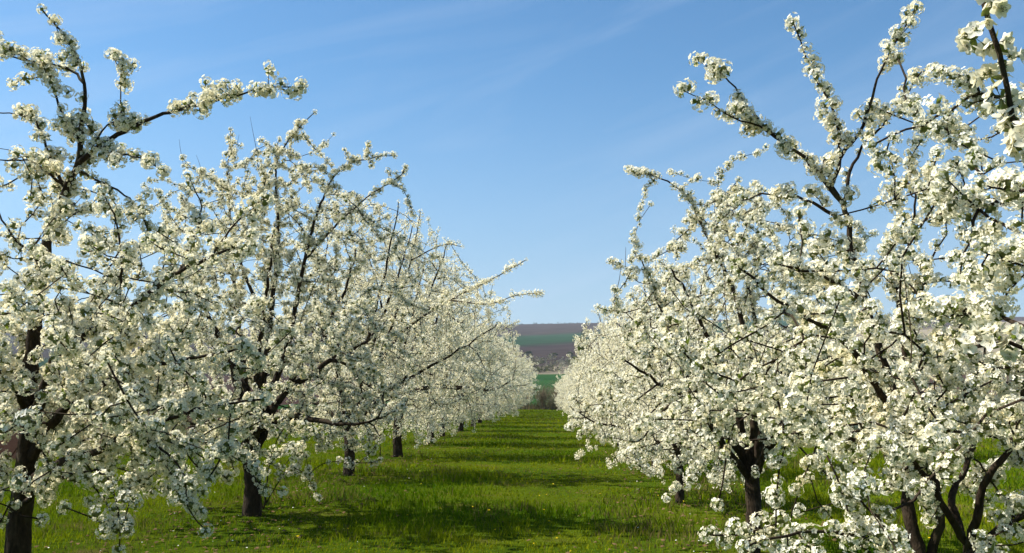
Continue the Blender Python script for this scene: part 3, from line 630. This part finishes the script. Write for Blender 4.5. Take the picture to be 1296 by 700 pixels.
def petal_mesh(seed):
    rng = np.random.default_rng(seed); nu, nv = 5, 5; V, T = [], []
    for i in range(nv):
        t_ = i / (nv - 1); w = 0.09 + 0.36 * math.sin(math.pi * min(1, t_ ** 0.75 * 0.98)) ** 0.8 if 0 < i < nv - 1 else (0.07 if i == 0 else 0.20)
        for j in range(nu):
            s_ = j / (nu - 1) * 2 - 1
            V.append((s_ * w, t_ * (1 - 0.10 * s_ * s_ * t_), 0.10 * t_ + 0.14 * s_ * s_ * w + 0.16 * t_ * t_ + rng.normal(0, 0.012) * (t_ > .2)))
    for i in range(nv - 1):
        for j in range(nu - 1):
            a = i * nu + j; T += [(a, a + 1, a + nu + 1), (a, a + nu + 1, a + nu)]
    me = mesh_np('petal', np.array(V), np.array(T), [M_PETAL], None, np.full(len(V), rng.uniform(0.0, 0.12))); smooth(me); return me
PETALS = [petal_mesh(k) for k in range(4)]
def heart_mesh(seed):
    """receptacle, sepals, stalk and stamens of one flower; unit = petal length, opens to +Z"""
    rng = np.random.default_rng(seed); V, T, Mi = [], [], []
    def add(v, t_, mi):
        o = len(V); V.extend([tuple(q) for q in v]); T.extend([tuple(o + k for k in q) for q in t_]); Mi.extend([mi] * len(t_))
    v, t_ = tube(np.array([(0, 0, -1.1), (0.05, 0.03, -.5), (0, 0, -.12)]), np.array([.035, .04, .10]), 5); add(v, t_, 2)
    v, t_ = tube(np.array([(0, 0, -.14), (0, 0, 0.0), (0, 0, .06)]), np.array([.09, .17, .10]), 7); add(v, t_, 1)
    for k in range(5):
        a = k * 1.2566 + .63; d = np.array([math.cos(a), math.sin(a), 0]); p = np.array([-d[1], d[0], 0])
        add([d * .12 + p * .08 - [0, 0, .05], d * .12 - p * .08 - [0, 0, .05], d * .48 - [0, 0, .16]], [(0, 1, 2)], 2)
    for k in range(14):
        a = rng.uniform(0, 6.28); q = rng.uniform(.12, .42); e = np.array([math.cos(a) * q, math.sin(a) * q, rng.uniform(.34, .52)])
        v, t_ = tube(np.array([e * [.25, .25, .1], e]), np.array([.012, .010]), 3); add(v, t_, 0)
        v, t_ = tube(np.array([e - [0, 0, .02], e + [0.0, 0.02, .05]]), np.array([.030, .026]), 4); add(v, t_, 3)
    return mesh_np('flower', np.array(V), np.array(T), BLOSSOM_MATS, np.array(Mi), np.full(len(V), 0.3))
HEARTS = [heart_mesh(k) for k in range(3)]
def leaf_mesh():
    V, T = [], []
    for i in range(6):
        t_ = i / 5; w = 0.2 * math.sin(math.pi * (t_ * .94 + .05)) ** .8
        V += [(-w, t_, .10 * w * 4 + .2 * t_ * t_), (0, t_, .2 * t_ * t_ - .02), (w, t_, .10 * w * 4 + .2 * t_ * t_)]
    for i in range(5):
        for j in range(2): a = i * 3 + j; T += [(a, a + 1, a + 4), (a, a + 4, a + 3)]
    me = mesh_np('leaf', np.array(V), np.array(T), [M_LEAF], None, np.full(18, .8)); smooth(me); return me
LEAF = leaf_mesh()

def euler_of(axis, spin): return Matrix(rot_to(np.array([axis]), np.array([spin]))[0].tolist()).to_euler()
def flower(pos, axis, rng, size):
    f = link('flower', HEARTS[rng.integers(3)], rR0); f.location = pos; f.rotation_euler = euler_of(axis, rng.uniform(0, 6.28)); f.scale = (size,) * 3
    open_ = rng.uniform(-0.15, 0.3)
    for k in range(5):
        p = bpy.data.objects.new('petal', PETALS[rng.integers(4)]); COL.objects.link(p); p.color = (0, 0, 0, 1); p.parent = f
        a = k * 1.2566 + rng.normal(0, .07); p.rotation_euler = (open_ + rng.normal(0, .12), rng.normal(0, .12), a - math.pi / 2)
        p.location = (math.cos(a) * .10, math.sin(a) * .10, .02)
rngF = np.random.default_rng(77)
NEAR = [GUIDES['R0'][0], GUIDES['R0'][4]]
nfl = 0
for gi, (pts, r0, r1, b_, mn) in enumerate(NEAR):
    p, Ln = resample(pts, 0.01); d = unit(np.gradient(p, axis=0)); x, y, dist = in_view(p + np.array(B['R0']))
    vis = np.nonzero((np.abs(x) < 0.52) & (np.abs(y) < 0.30))[0]
    i = vis[0] if len(vis) else 0
    while len(vis) and i <= vis[-1]:
        v = rngF.normal(0, 1, 3); v -= d[i] * (v @ d[i]); v = unit(v + np.array([-.25, 0, .3]))
        sp_len = rngF.uniform(0.010, 0.03); c = p[i] + v * sp_len
        for k in range(int(rngF.integers(4, 7))):
            a = unit(v * 0.65 + rngF.normal(0, .62, 3)); size = rngF.uniform(0.0135, 0.0170)
            flower(c + a * size * rngF.uniform(1.0, 1.5), a, rngF, size); nfl += 1
        for k in range(3):
            a = unit(v * .3 + rngF.normal(0, 1, 3)); l_ = link('leaf', LEAF, rR0); l_.location = c; l_.rotation_euler = euler_of(unit(np.cross(a, rngF.normal(0, 1, 3))), rngF.uniform(0, 6.28)); l_.scale = (rngF.uniform(.018, .03),) * 3
        i += int(rngF.integers(1, 4))
print('flowers', nfl)

# ------------------------------------------------------------------ the rows further on: tree shapes shared between copies
def plant_shared(tree, lod):
    parts = [('trunk', tree.trunk_mesh(), None)] + [('branch', me, None) for me in tree.limb_meshes()]
    parts.append(('blossom', tree.blossom_mesh(np.arange(len(tree.pos)), lod), 'stuff')); return parts
def place(parts, base, rz, sc, label, group):
    root = link('fruit_tree', None); root.location = base; root.rotation_euler.z = rz; root.scale = sc
    root['label'] = label; root['category'] = 'tree'; root['group'] = group
    for nm, me, kd in parts:
        o = bpy.data.objects.new(nm, me); COL.objects.link(o); o.parent = root
        o.color = (-0.28 if base[0] < 0 else 0.06, 0, 0, 1)  # same painted light: creamier backlit petals left, whiter frontlit right
        if kd: o['kind'] = kd
    return root
tL2 = Tree(21, 5.5, 3.1, GUIDES['L2'], asp=(1.0, .76), sparse_mesh=True, nS=8, nB=190, nC=1350, trunk_h=1.0, trunk_r=0.10, low=0.55, cl=0.047, sp=0.066)
place(plant_shared(tL2, 2), B['L2'], 0, (1, 1, 1), 'blossoming fruit tree whose long branch reaches furthest over the lane, third in left row', GL)
mid = [plant_shared(Tree(30 + k, 4.0, 2.35, sparse_mesh=True, nS=8, nB=140, nC=950, trunk_h=0.95, trunk_r=0.085, low=0.32, cl=0.052, sp=0.066), 2) for k in range(3)]
far = [plant_shared(Tree(40 + k, 4.0, 2.35, sparse_mesh=True, nS=8, nB=90, nC=620, trunk_h=0.95, trunk_r=0.085, low=0.30, cl=0.068, sp=0.10, shoots=5), 2) for k in range(2)]
rngT = random.Random(5)
ORD = ['first', 'second', 'third', 'fourth', 'fifth', 'sixth', 'seventh', 'eighth', 'ninth', 'tenth', 'eleventh', 'twelfth']
y = 23.6; k = 3
while y < 88:
    set_ = mid if y < 40 else far
    lab = f'blossoming fruit tree with bare lower trunk, {ORD[k]} along the left row' if k < 8 else 'small distant blossoming tree merging into the far end of the left row'
    place(set_[k % len(set_)], (-3.9 + rngT.uniform(-.15, .15), y, 0), rngT.choice([0, math.pi]) + rngT.uniform(-.25, .25), (1.26 if y < 50 else 1.32, .92, rngT.uniform(1.18, 1.3) + (.14 if y < 36 else 0)), lab, GL if k < 8 else 'far end of the left tree row')
    y += 5.5 + rngT.uniform(-.3, .3); k += 1
y = 14.0; k = 3
while y < 88:
    set_ = mid if y < 34 else far
    lab = f'low-skirted white blossoming fruit tree, {ORD[k]} along the right row' if k < 9 else 'small distant blossoming tree merging into the far end of the right row'
    sc = rngT.uniform(0.86, 0.96)
    place(set_[(k + 1) % len(set_)], (2.0 + rngT.uniform(-.12, .12), y, 0), rngT.choice([0, math.pi]) + rngT.uniform(-.2, .2), (sc * (.70 if y < 50 else .86), sc * 1.05, sc * rngT.uniform(0.94, 1.02) * (.92 if y > 38 else 1)), lab, GR if k < 9 else 'far end of the right tree row')
    y += 4.6 + rngT.uniform(-.3, .3); k += 1
y = 24.0; k = 0
while y < 60:
    place(far[(k + 2) % 2], (8.3 + rngT.uniform(-.2, .2), y, 0), rngT.uniform(0, 6.28), (.9, .9, rngT.uniform(.8, .9)), 'blossoming fruit tree in a further row, half seen through the right-hand trees', 'fruit trees of the second row on the right')
    y += 5.2; k += 1

# ------------------------------------------------------------------ grass
rngG = np.random.default_rng(9)
def make_grass():
    want = 300000; y_ = 8.0 * (92 / 8.0) ** rngG.uniform(0, 1, want)                       # density falls with the square of the distance
    half = 0.60 * y_ + 2.5; x_ = rngG.uniform(-1, 1, want) * half - 0.04 * y_
    soil = x_ + 2.2 * vnoise(x_ * .5, y_ * .5, 2) < -11.0
    n1_, n2_, n3_ = vnoise(x_ / 1.6, y_ / 1.6, 1), vnoise(x_ / .45, y_ / .45, 4), vnoise(x_ / 3.1, y_ / 3.1, 8)
    rows = np.minimum(np.abs(x_ + 3.93), np.abs(x_ - 2.0)); bare = np.clip(1.25 - rows / 1.0, 0, 1) * np.clip(n3_ * 1.5, 0, 1)
    keep = ~soil & (rngG.uniform(0, 1, want) > bare * 0.75) & (rngG.uniform(0, 1, want) < 0.45 + 0.75 * n2_)
    x_, y_, n1_, n2_, n3_, bare = (a[keep] for a in (x_, y_, n1_, n2_, n3_, bare)); n_ = len(x_)
    # patches: lush dark tufts, short yellowish turf, dry straw
    h = (0.030 + 0.050 * np.clip(n1_ * 1.3 - .2, 0, 1) + 0.06 * (n2_ > .62) * n1_) * rngG.uniform(0.6, 1.35, n_)
    edge = np.abs(x_ + 0.9) > 2.2; h *= np.where(edge, 1.15, 1.0)
    w = np.maximum(0.004, 0.00055 * y_) * rngG.uniform(0.7, 1.4, n_)
    z0 = ground_z(x_, y_) - 0.01; a = rngG.uniform(0, 6.283, n_); ln = h * rngG.uniform(0.15, 0.75, n_)
    base = np.stack([x_, y_, z0], -1); side = np.stack([np.cos(a), np.sin(a), 0 * a], -1) * w[:, None]; b2 = rngG.uniform(0, 6.283, n_)
    lean = np.stack([np.cos(b2), np.sin(b2), 0 * a], -1) * ln[:, None]; up = np.stack([0 * a, 0 * a, h], -1)
    v = np.stack([base - side, base + side, base + lean * .35 + up * .6 + side * .7, base + lean * .35 + up * .6 - side * .7, base + lean + up], 1)
    near_ = np.nonzero(y_ < 22)[0]; far_ = np.nonzero(y_ >= 22)[0]
    t_ = np.concatenate([(np.array([(0, 1, 2), (0, 2, 3), (3, 2, 4)])[None] + (near_ * 5)[:, None, None]).reshape(-1, 3), np.array([(0, 1, 4)]) + (far_ * 5)[:, None]])
    lush, yel, straw = np.array([.052, .128, .003]), np.array([.235, .255, .007]), np.array([.17, .13, .05])
    k = np.clip(n3_ * 1.1 + .7 * (1 - n1_) - .27 + rngG.normal(0, .18, n_), 0, 1)[:, None]; c = lush * (1 - k) + yel * k
    dry = (rngG.uniform(0, 1, n_) < 0.04 + 0.40 * bare + 0.42 * np.clip((vnoise(x_ / .8, y_ / 1.1, 21) - .58) * 6, 0, 1))[:, None]; c = np.where(dry, straw, c) * rngG.uniform(.75, 1.2, n_)[:, None]
    me = mesh_np('grass', v.reshape(-1, 3), t_.reshape(-1, 3), [M_GRASS], None, None, np.repeat(c, 5, axis=0))
    link('grass', me, kind='stuff', label='green orchard grass with yellowish and dry patches on the lane', category='grass')
    return n_
ng = make_grass()

def specks(name, n_, xr, yr, size, h, col, seed, label, cat, flat):
    """little scattered things on the turf: petals, dandelion heads, dry leaves"""
    rng = np.random.default_rng(seed); V, T, C, o = [], [], [], 0
    for i in range(n_):
        y_ = yr[0] * (yr[1] / yr[0]) ** rng.uniform(); x_ = rng.uniform(*xr)
        if flat == 2: x_ = (rng.choice([-3.93, 2.0]) + rng.normal(0, .8))
        z = float(ground_z(np.array(x_), np.array(y_))) + h * rng.uniform(.5, 1.1); s_ = size * rng.uniform(.6, 1.3); a = rng.uniform(0, 6.28)
        m_ = 5; ring = [(x_ + math.cos(a + k * 6.283 / m_) * s_ * rng.uniform(.7, 1.1), y_ + math.sin(a + k * 6.283 / m_) * s_, z + rng.uniform(-.3, .5) * s_) for k in range(m_)]
        V += [(x_, y_, z + s_ * .5)] + ring; T += [(o, o + 1 + k, o + 1 + (k + 1) % m_) for k in range(m_)]; C += [np.array(col) * rng.uniform(.7, 1.2)] * (m_ + 1); o += m_ + 1
    link(name, mesh_np(name, np.array(V), np.array(T), [M_TWIG], None, None, np.array(C)), kind='stuff', label=label, category=cat)
specks('dandelions', 150, (-3, 7), (9, 60), .016, .09, (.62, .46, .02), 3, 'tiny yellow dandelion heads dotted over the grass', 'flowers', 0)
specks('fallen_petals', 180, (-6, 6), (8.5, 40), .010, .05, (.75, .73, .66), 4, 'fallen white petals sprinkled on the grass under the trees', 'petals', 2)
specks('dry_leaves', 1500, (-6, 6), (8.5, 40), .026, .03, (.15, .095, .05), 6, 'brown dry leaves lying around the trunk bases', 'leaves', 2)

# ------------------------------------------------------------------ fence posts, sucker, shrubs
def post_mat():
    m, t = new_mat('weathered_post')
    g = t.nodes.new('ShaderNodeNewGeometry'); mp_ = N(t, 'ShaderNodeMapping'); mp_.inputs['Scale'].default_value = (14, 14, 1.2); t.links.new(g.outputs['Position'], mp_.inputs['Vector'])
    n_ = N(t, 'ShaderNodeTexNoise', Scale=3.0, Detail=5.0); t.links.new(mp_.outputs[0], n_.inputs['Vector'])
    r = ramp(t, [(0.3, (0.17, 0.10, 0.04)), (0.7, (0.36, 0.24, 0.10))]); t.links.new(n_.outputs['Fac'], r.inputs['Fac']); out_principled(t, r.outputs['Color'], .8)
    return m
M_POST = post_mat()
def post(x_, y_, h, lean, label, seed):
    rng = np.random.default_rng(seed); z = float(ground_z(np.array(x_), np.array(y_)))
    pts, _ = resample([(0, 0, -.1), (lean * .5, 0.01, h * .5), (lean, 0, h)], .12); a = np.arange(10); r = .065 * (1 + rng.normal(0, .04, (len(pts), 10))) * np.linspace(1.05, .95, len(pts))[:, None]
    r = np.vstack([r, r[-1] * .8]); pts = np.vstack([pts, pts[-1] + [0, 0, .018]])
    v, t_ = tube(pts, r, 10); o = link('wooden_post', mesh_np('wooden_post', v, t_, [M_POST]), label=label, category='post', group='wooden posts along the left field edge'); o.location = (x_, y_, z)
post(-8.75, 16.8, 1.6, .06, 'ochre wooden post seen beside the left edge tree trunk, before the brown field', 1)
post(-9.6, 23.0, 1.55, -.05, 'smaller ochre wooden post behind the low branches, further along the field edge', 2)

def twiggy(name, base, h, spread, n_, col, seed, label, cat, group=None, parts=True):
    rng = np.random.default_rng(seed); V, T, o = [], [], 0; z = float(ground_z(np.array(base[0]), np.array(base[1])))
    for i in range(n_):
        a = rng.uniform(0, 6.28); d = np.array([math.cos(a), math.sin(a)]) * spread * rng.uniform(.1, 1); hh = h * rng.uniform(.6, 1.05)
        p0 = np.array([d[0] * .15, d[1] * .15, -.05]); p2 = np.array([d[0], d[1], hh]); p1 = (p0 + p2) / 2 + rng.normal(0, .08 * h, 3)
        for (q0, q1, q2, r_) in [(p0, p1, p2, .018)] + [(p1 * (1 - f) + p2 * f,) * 1 + ((p1 * (1 - f) + p2 * f) + rng.normal(0, .1 * h, 3), (p1 * (1 - f) + p2 * f) + rng.normal(0, .2 * h, 3) + [0, 0, .15 * h], .010) for f in rng.uniform(0, 1, 6)]:
            pts, _ = resample([q0, q1, q2], .25); v, t_ = tube(pts, np.linspace(r_, r_ * .5, len(pts)), 3); V.append(v); T.append(t_ + o); o += len(v)
    v = np.concatenate(V); c = np.array(col) * np.random.default_rng(seed + 1).uniform(.7, 1.3, (len(v), 1))
    ob = link(name, mesh_np(name, v, np.concatenate(T), [M_TWIG], None, None, c), label=label, category=cat, group=group); ob.location = (base[0], base[1], z); return ob
twiggy('dry_bush', (-0.9, 92, 0), 2.0, 1.0, 60, (.22, .175, .115), 1, 'tan leafless bush closing the far end of the lane on its left', 'bush', 'dry bushes at the lane end')
twiggy('dry_bush', (0.7, 93, 0), 2.3, 1.3, 70, (.25, .20, .135), 2, 'pale dry bush closing the far end of the lane on its right', 'bush', 'dry bushes at the lane end')
twiggy('dry_bush', (-2.6, 93.5, 0), 2.3, 1.2, 55, (.22, .175, .12), 4, 'dry bush behind the last tree of the left row', 'bush', 'dry bushes at the lane end')
twiggy('dry_bush', (2.3, 94, 0), 2.4, 1.3, 55, (.21, .17, .12), 5, 'dry bush behind the last tree of the right row', 'bush', 'dry bushes at the lane end')
twiggy('dry_bush', (0.05, 90.5, 0), 1.0, .7, 40, (.13, .12, .075), 3, 'low dark bush standing in the middle of the far lane end', 'bush', 'dry bushes at the lane end')

def dry_grass():
    rng = np.random.default_rng(31); n_ = 9000; x_ = rng.uniform(-14, 14, n_); y_ = rng.uniform(91.5, 98, n_); h = rng.uniform(.25, .85, n_); a = rng.uniform(0, 6.28, n_)
    b_ = np.stack([x_, y_, ground_z(x_, y_) - .02], -1); sd_ = np.stack([np.cos(a), np.sin(a), 0 * a], -1) * .03; tip = b_ + np.stack([rng.normal(0, .15, n_), rng.normal(0, .15, n_), h], -1)
    v = np.stack([b_ - sd_, b_ + sd_, tip], 1).reshape(-1, 3); c = np.repeat(np.array([.22, .18, .10]) * rng.uniform(.6, 1.3, (n_, 1)), 3, axis=0)
    link('dry_grass', mesh_np('dry_grass', v, np.arange(3 * n_).reshape(-1, 3), [M_TWIG], None, None, c), kind='stuff', label='strip of tall tan dry grass across the end of the lane', category='grass')
dry_grass()

def crown_mesh(rng, lobes, n_leaf, size, cols):
    V, T, C, o = [], [], [], 0
    for i in range(n_leaf):
        c, r = lobes[rng.integers(len(lobes))]; d = unit(rng.normal(0, 1, 3)); p = np.array(c) + d * np.array(r) * rng.uniform(.55, 1.05)
        u = unit(rng.normal(0, 1, 3)); w = unit(np.cross(u, rng.normal(0, 1, 3))); s_ = size * rng.uniform(.6, 1.4)
        V += [p - u * s_, p + w * s_ * .5, p + u * s_, p - w * s_ * .5]; T += [(o, o + 1, o + 2), (o, o + 2, o + 3)]; o += 4
        C += [np.array(cols[rng.integers(len(cols))]) * rng.uniform(.75, 1.25)] * 4
    return mesh_np('crown', np.array(V), np.array(T), [M_FOLIAGE], None, None, np.array(C))
def field_tree(name, base, h, r, cols, seed, label, group=None, n_leaf=900, size=.22):
    rng = np.random.default_rng(seed); z = float(ground_z(np.array(base[0]), np.array(base[1])))
    root = link(name, None); root.location = (base[0], base[1], z - .1); root['label'] = label; root['category'] = 'tree'
    if group: root['group'] = group
    pts, _ = resample([(0, 0, 0), (.03 * h, 0, h * .4), (0, .02 * h, h * .85)], h * .08); v, t_ = tube(pts, np.linspace(h * .022, h * .006, len(pts)), 7); V, T, o = [v], [t_], len(v)
    for k in range(9):
        f = rng.uniform(.3, .85); a = rng.uniform(0, 6.28); s_ = pts[int(f * (len(pts) - 1))]; e = s_ + np.array([math.cos(a) * r * .7, math.sin(a) * r * .7, h * rng.uniform(.05, .2)])
        q, _ = resample([s_, (s_ + e) / 2 + [0, 0, -.03 * h], e], h * .08); v, t_ = tube(q, np.linspace(h * .009, h * .003, len(q)), 4); V.append(v); T.append(t_ + o); o += len(v)
    link('trunk', mesh_np('trunk', np.concatenate(V), np.concatenate(T), [M_BARK]), root)
    lobes = [((rng.normal(0, r * .35), rng.normal(0, r * .35), h * rng.uniform(.32, .88)), (r * rng.uniform(.35, .6), r * rng.uniform(.35, .6), h * rng.uniform(.09, .16))) for k in range(11)]
    link('crown', crown_mesh(rng, lobes, n_leaf, size, cols), root); return root
field_tree('poplar_tree', (5.3, 150), 11.8, 1.9, [(.15, .17, .02), (.11, .14, .02), (.07, .10, .02)], 1, 'yellow-green tree in young leaf rising behind the right row against the hill', n_leaf=2200, size=.2)
for k, (x_, y_, h, r) in enumerate([(1, 640, 4, 2.6), (-16, 655, 4, 2.6), (14, 648, 3.4, 2.4), (40, 1010, 11, 9), (58, 1000, 12, 10), (76, 985, 11, 9), (94, 975, 12, 10)]):
    field_tree('field_tree', (x_, y_), h, r, [(.05, .06, .03), (.07, .07, .04), (.035, .05, .025)], 60 + k, 'small dark round tree below the ploughed slope' if k < 3 else 'dark tree of the hedge line between ploughed slope and green field',
               'round trees below the ploughed slope' if k < 3 else 'hedge line trees on the hill', 420, .9)

def scrub(name, n_, fx, fy, size, cols, seed, label):
    rng = np.random.default_rng(seed); V, T, C, o = [], [], [], 0
    for i in range(n_):
        x_, y_ = fx(rng), fy(rng); z = float(ground_z(np.array(x_), np.array(y_))); s0 = size * rng.uniform(.5, 1.4); col = np.array(cols[rng.integers(len(cols))]) * rng.uniform(.8, 1.2)
        for k in range(16):
            d = rng.normal(0, 1, 3); d[2] = abs(d[2]); p = np.array([x_, y_, z]) + unit(d) * s0 * rng.uniform(.3, 1.0) * [1.2, 1.2, 1]; u = unit(rng.normal(0, 1, 3)) * s0 * .35; w = unit(np.cross(u, rng.normal(0, 1, 3))) * s0 * .3
            V += [p - u, p + w, p + u]; T.append((o, o + 1, o + 2)); o += 3; C += [col * rng.uniform(.8, 1.2)] * 3
    link(name, mesh_np(name, np.array(V), np.array(T), [M_FOLIAGE], None, None, np.array(C)), kind='stuff', label=label, category='scrub')
scrub('scrub', 420, lambda r: r.uniform(-110, 130), lambda r: r.uniform(470, 630), 3.2, [(.22, .19, .15), (.16, .13, .10), (.28, .26, .20), (.09, .08, .05)], 8, 'grey and cream scrub covering the foot of the hill')
scrub('treeline', 90, lambda r: r.uniform(-300, 420), lambda r: r.uniform(2010, 2090), 4.2, [(.05, .06, .05)], 9, 'thin dark line of trees along the hill crest')

# ------------------------------------------------------------------ air
def haze_box():
    x0, x1, y0, y1, z0, z1 = -4010, 4010, -410, 4260, -8, 205
    me = bpy.data.meshes.new('haze')
    me.from_pydata([(x, y, z) for x in (x0, x1) for y in (y0, y1) for z in (z0, z1)], [], [(0, 1, 3, 2), (4, 6, 7, 5), (0, 4, 5, 1), (2, 3, 7, 6), (0, 2, 6, 4), (1, 5, 7, 3)])
    m, t = new_mat('haze'); v = N(t, 'ShaderNodeVolumePrincipled'); v.inputs['Color'].default_value = (.72, .84, 1, 1); v.inputs['Density'].default_value = 0.00011; v.inputs['Anisotropy'].default_value = 0.2
    o = t.nodes.new('ShaderNodeOutputMaterial'); t.links.new(v.outputs[0], o.inputs['Volume']); me.materials.append(m)
    return link('haze', me, kind='stuff')
haze_box()
print('grass', ng, 'tris', sum(len(m_.polygons) for m_ in bpy.data.meshes), 'objects', len(S.objects), 'clusters', [len(t_.pos) for t_ in (tL0, tR1, tR2, tL1, tR0, tL2)])
